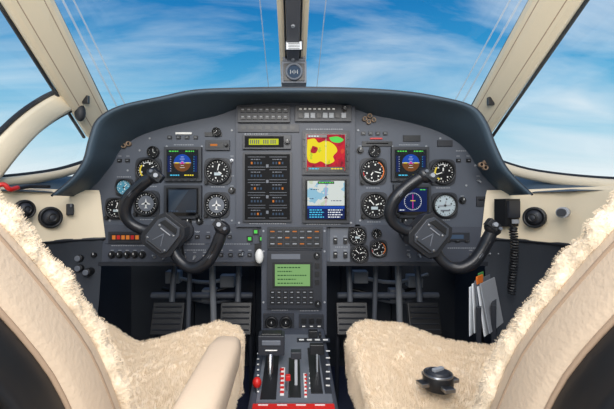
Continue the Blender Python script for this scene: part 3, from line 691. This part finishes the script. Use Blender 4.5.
    if not arm:
        b=MB(); c=P(438,392,.62); c.z+=0.022
        b.cyl(c-Vector((0,0,.014)),c+Vector((0,0,.008)),.024,M_black); b.cyl(c+Vector((0,0,.008)),c+Vector((0,0,.014)),.019,M_dark,r2=.015); b.ring(c+Vector((0,0,.007)),(0,0,1),.0235,.019,.004,M_metal)
        b.box(c+Vector((0,0,.016)),(.022,.007,.005),M_lgrey,R=Matrix.Rotation(.5,3,'Z'))
        for a in(.3,1.8,3.4,4.9): 
            R=Matrix.Rotation(a,3,'Z'); b.box(c+R@Vector((.027,0,-.004)),(.016,.018,.006),M_metal,R=R)
        b.finish('harness_buckle',bevel=.002,parent=root)
seat(-1,0,lambda s:.13*math.exp(-((s-.5)/.22)**2),True)
seat(1,.022,lambda s:.16*(1/(1+math.exp(-(s-.45)*14))),False)

# ------------------------------------------------------------ world, light, camera
w=bpy.data.worlds.new('sky'); bpy.context.scene.world=w; w.use_nodes=True; nt=w.node_tree; nt.nodes.clear()
N_=nt.nodes.new; Lk=nt.links.new
out=N_('ShaderNodeOutputWorld'); bg=N_('ShaderNodeBackground'); Lk(bg.outputs[0],out.inputs[0]); bg.inputs[1].default_value=1.0
tc=N_('ShaderNodeTexCoord'); sp=N_('ShaderNodeSeparateXYZ'); Lk(tc.outputs['Generated'],sp.inputs[0])
cr=N_('ShaderNodeValToRGB'); Lk(sp.outputs[2],cr.inputs[0]); e=cr.color_ramp.elements
e[0].position=0; e[0].color=lin(244,248,249); e[1].position=.75; e[1].color=lin(24,94,164)
for p,c in((.07,(226,241,246)),(.15,(168,215,236)),(.25,(96,180,222)),(.36,(50,148,206)),(.46,(30,124,190))):
    k=e.new(p); k.color=lin(*c)
def math_(op,a,b_=None):
    m=N_('ShaderNodeMath'); m.operation=op
    for i,x in enumerate((a,b_)):
        if x is None: continue
        if isinstance(x,(int,float)): m.inputs[i].default_value=x
        else: Lk(x,m.inputs[i])
    return m.outputs[0]
zz=math_('ADD',math_('MAXIMUM',sp.outputs[2],0.0),.16)
cx=math_('DIVIDE',sp.outputs[0],zz); cy=math_('DIVIDE',sp.outputs[1],zz)
cb=N_('ShaderNodeCombineXYZ'); Lk(cx,cb.inputs[0]); Lk(cy,cb.inputs[1])
mp=N_('ShaderNodeMapping'); mp.inputs['Rotation'].default_value=(0,0,.5); mp.inputs['Scale'].default_value=(.5,1.3,1); Lk(cb.outputs[0],mp.inputs[0])
n1=N_('ShaderNodeTexNoise'); n1.inputs['Scale'].default_value=1.1; n1.inputs['Detail'].default_value=9; n1.inputs['Roughness'].default_value=.58; n1.inputs['Distortion'].default_value=.9; Lk(mp.outputs[0],n1.inputs['Vector'])
c2=N_('ShaderNodeValToRGB'); Lk(n1.outputs['Fac'],c2.inputs[0]); c2.color_ramp.elements[0].position=.40; c2.color_ramp.elements[0].color=(0,0,0,1); c2.color_ramp.elements[1].position=.76; c2.color_ramp.elements[1].color=(.8,.8,.8,1)
mx=N_('ShaderNodeMixRGB'); Lk(c2.outputs[0],mx.inputs[0]); Lk(cr.outputs[0],mx.inputs[1]); mx.inputs[2].default_value=lin(230,242,249)
Lk(mx.outputs[0],bg.inputs[0])
def lamp(name,typ,loc,target,energy,size=1,color=(1,1,1),sy=None):
    l=bpy.data.lights.new(name,typ); l.energy=energy; l.color=color
    if typ=='AREA':
        l.size=size
        if sy: l.shape='RECTANGLE'; l.size_y=sy
    if typ=='SUN': l.angle=size
    o=bpy.data.objects.new(name,l); bpy.context.scene.collection.objects.link(o); o.location=loc
    o.rotation_euler=(Vector(target)-Vector(loc)).to_track_quat('-Z','Y').to_euler(); return o
lamp('cabin_fill_light','AREA',(0,-.7,1.45),(0,1.2,.6),38,1.2,(1,.95,.9),.8)  # unseen area light added behind the camera to brighten panel and seats
lamp('cabin_fill_light','AREA',(0,.25,1.62),(0,.9,.3),4,.5,(1,.96,.92))  # small unseen overhead light, added as extra fill for the cockpit
lamp('sun','SUN',(1,-2,5),(0,.8,.5),.85,math.radians(20),(1,.96,.9))
cam=bpy.data.cameras.new('camera'); co=bpy.data.objects.new('camera',cam); bpy.context.scene.collection.objects.link(co)
co.location=(0,0,CZ); co.rotation_euler=(math.pi/2,0,0); cam.sensor_width=36; cam.lens=F/614*36; cam.shift_x=14/614; cam.clip_start=.01
bpy.context.scene.camera=co
try: bpy.context.scene.view_settings.view_transform='Standard'
except Exception: pass
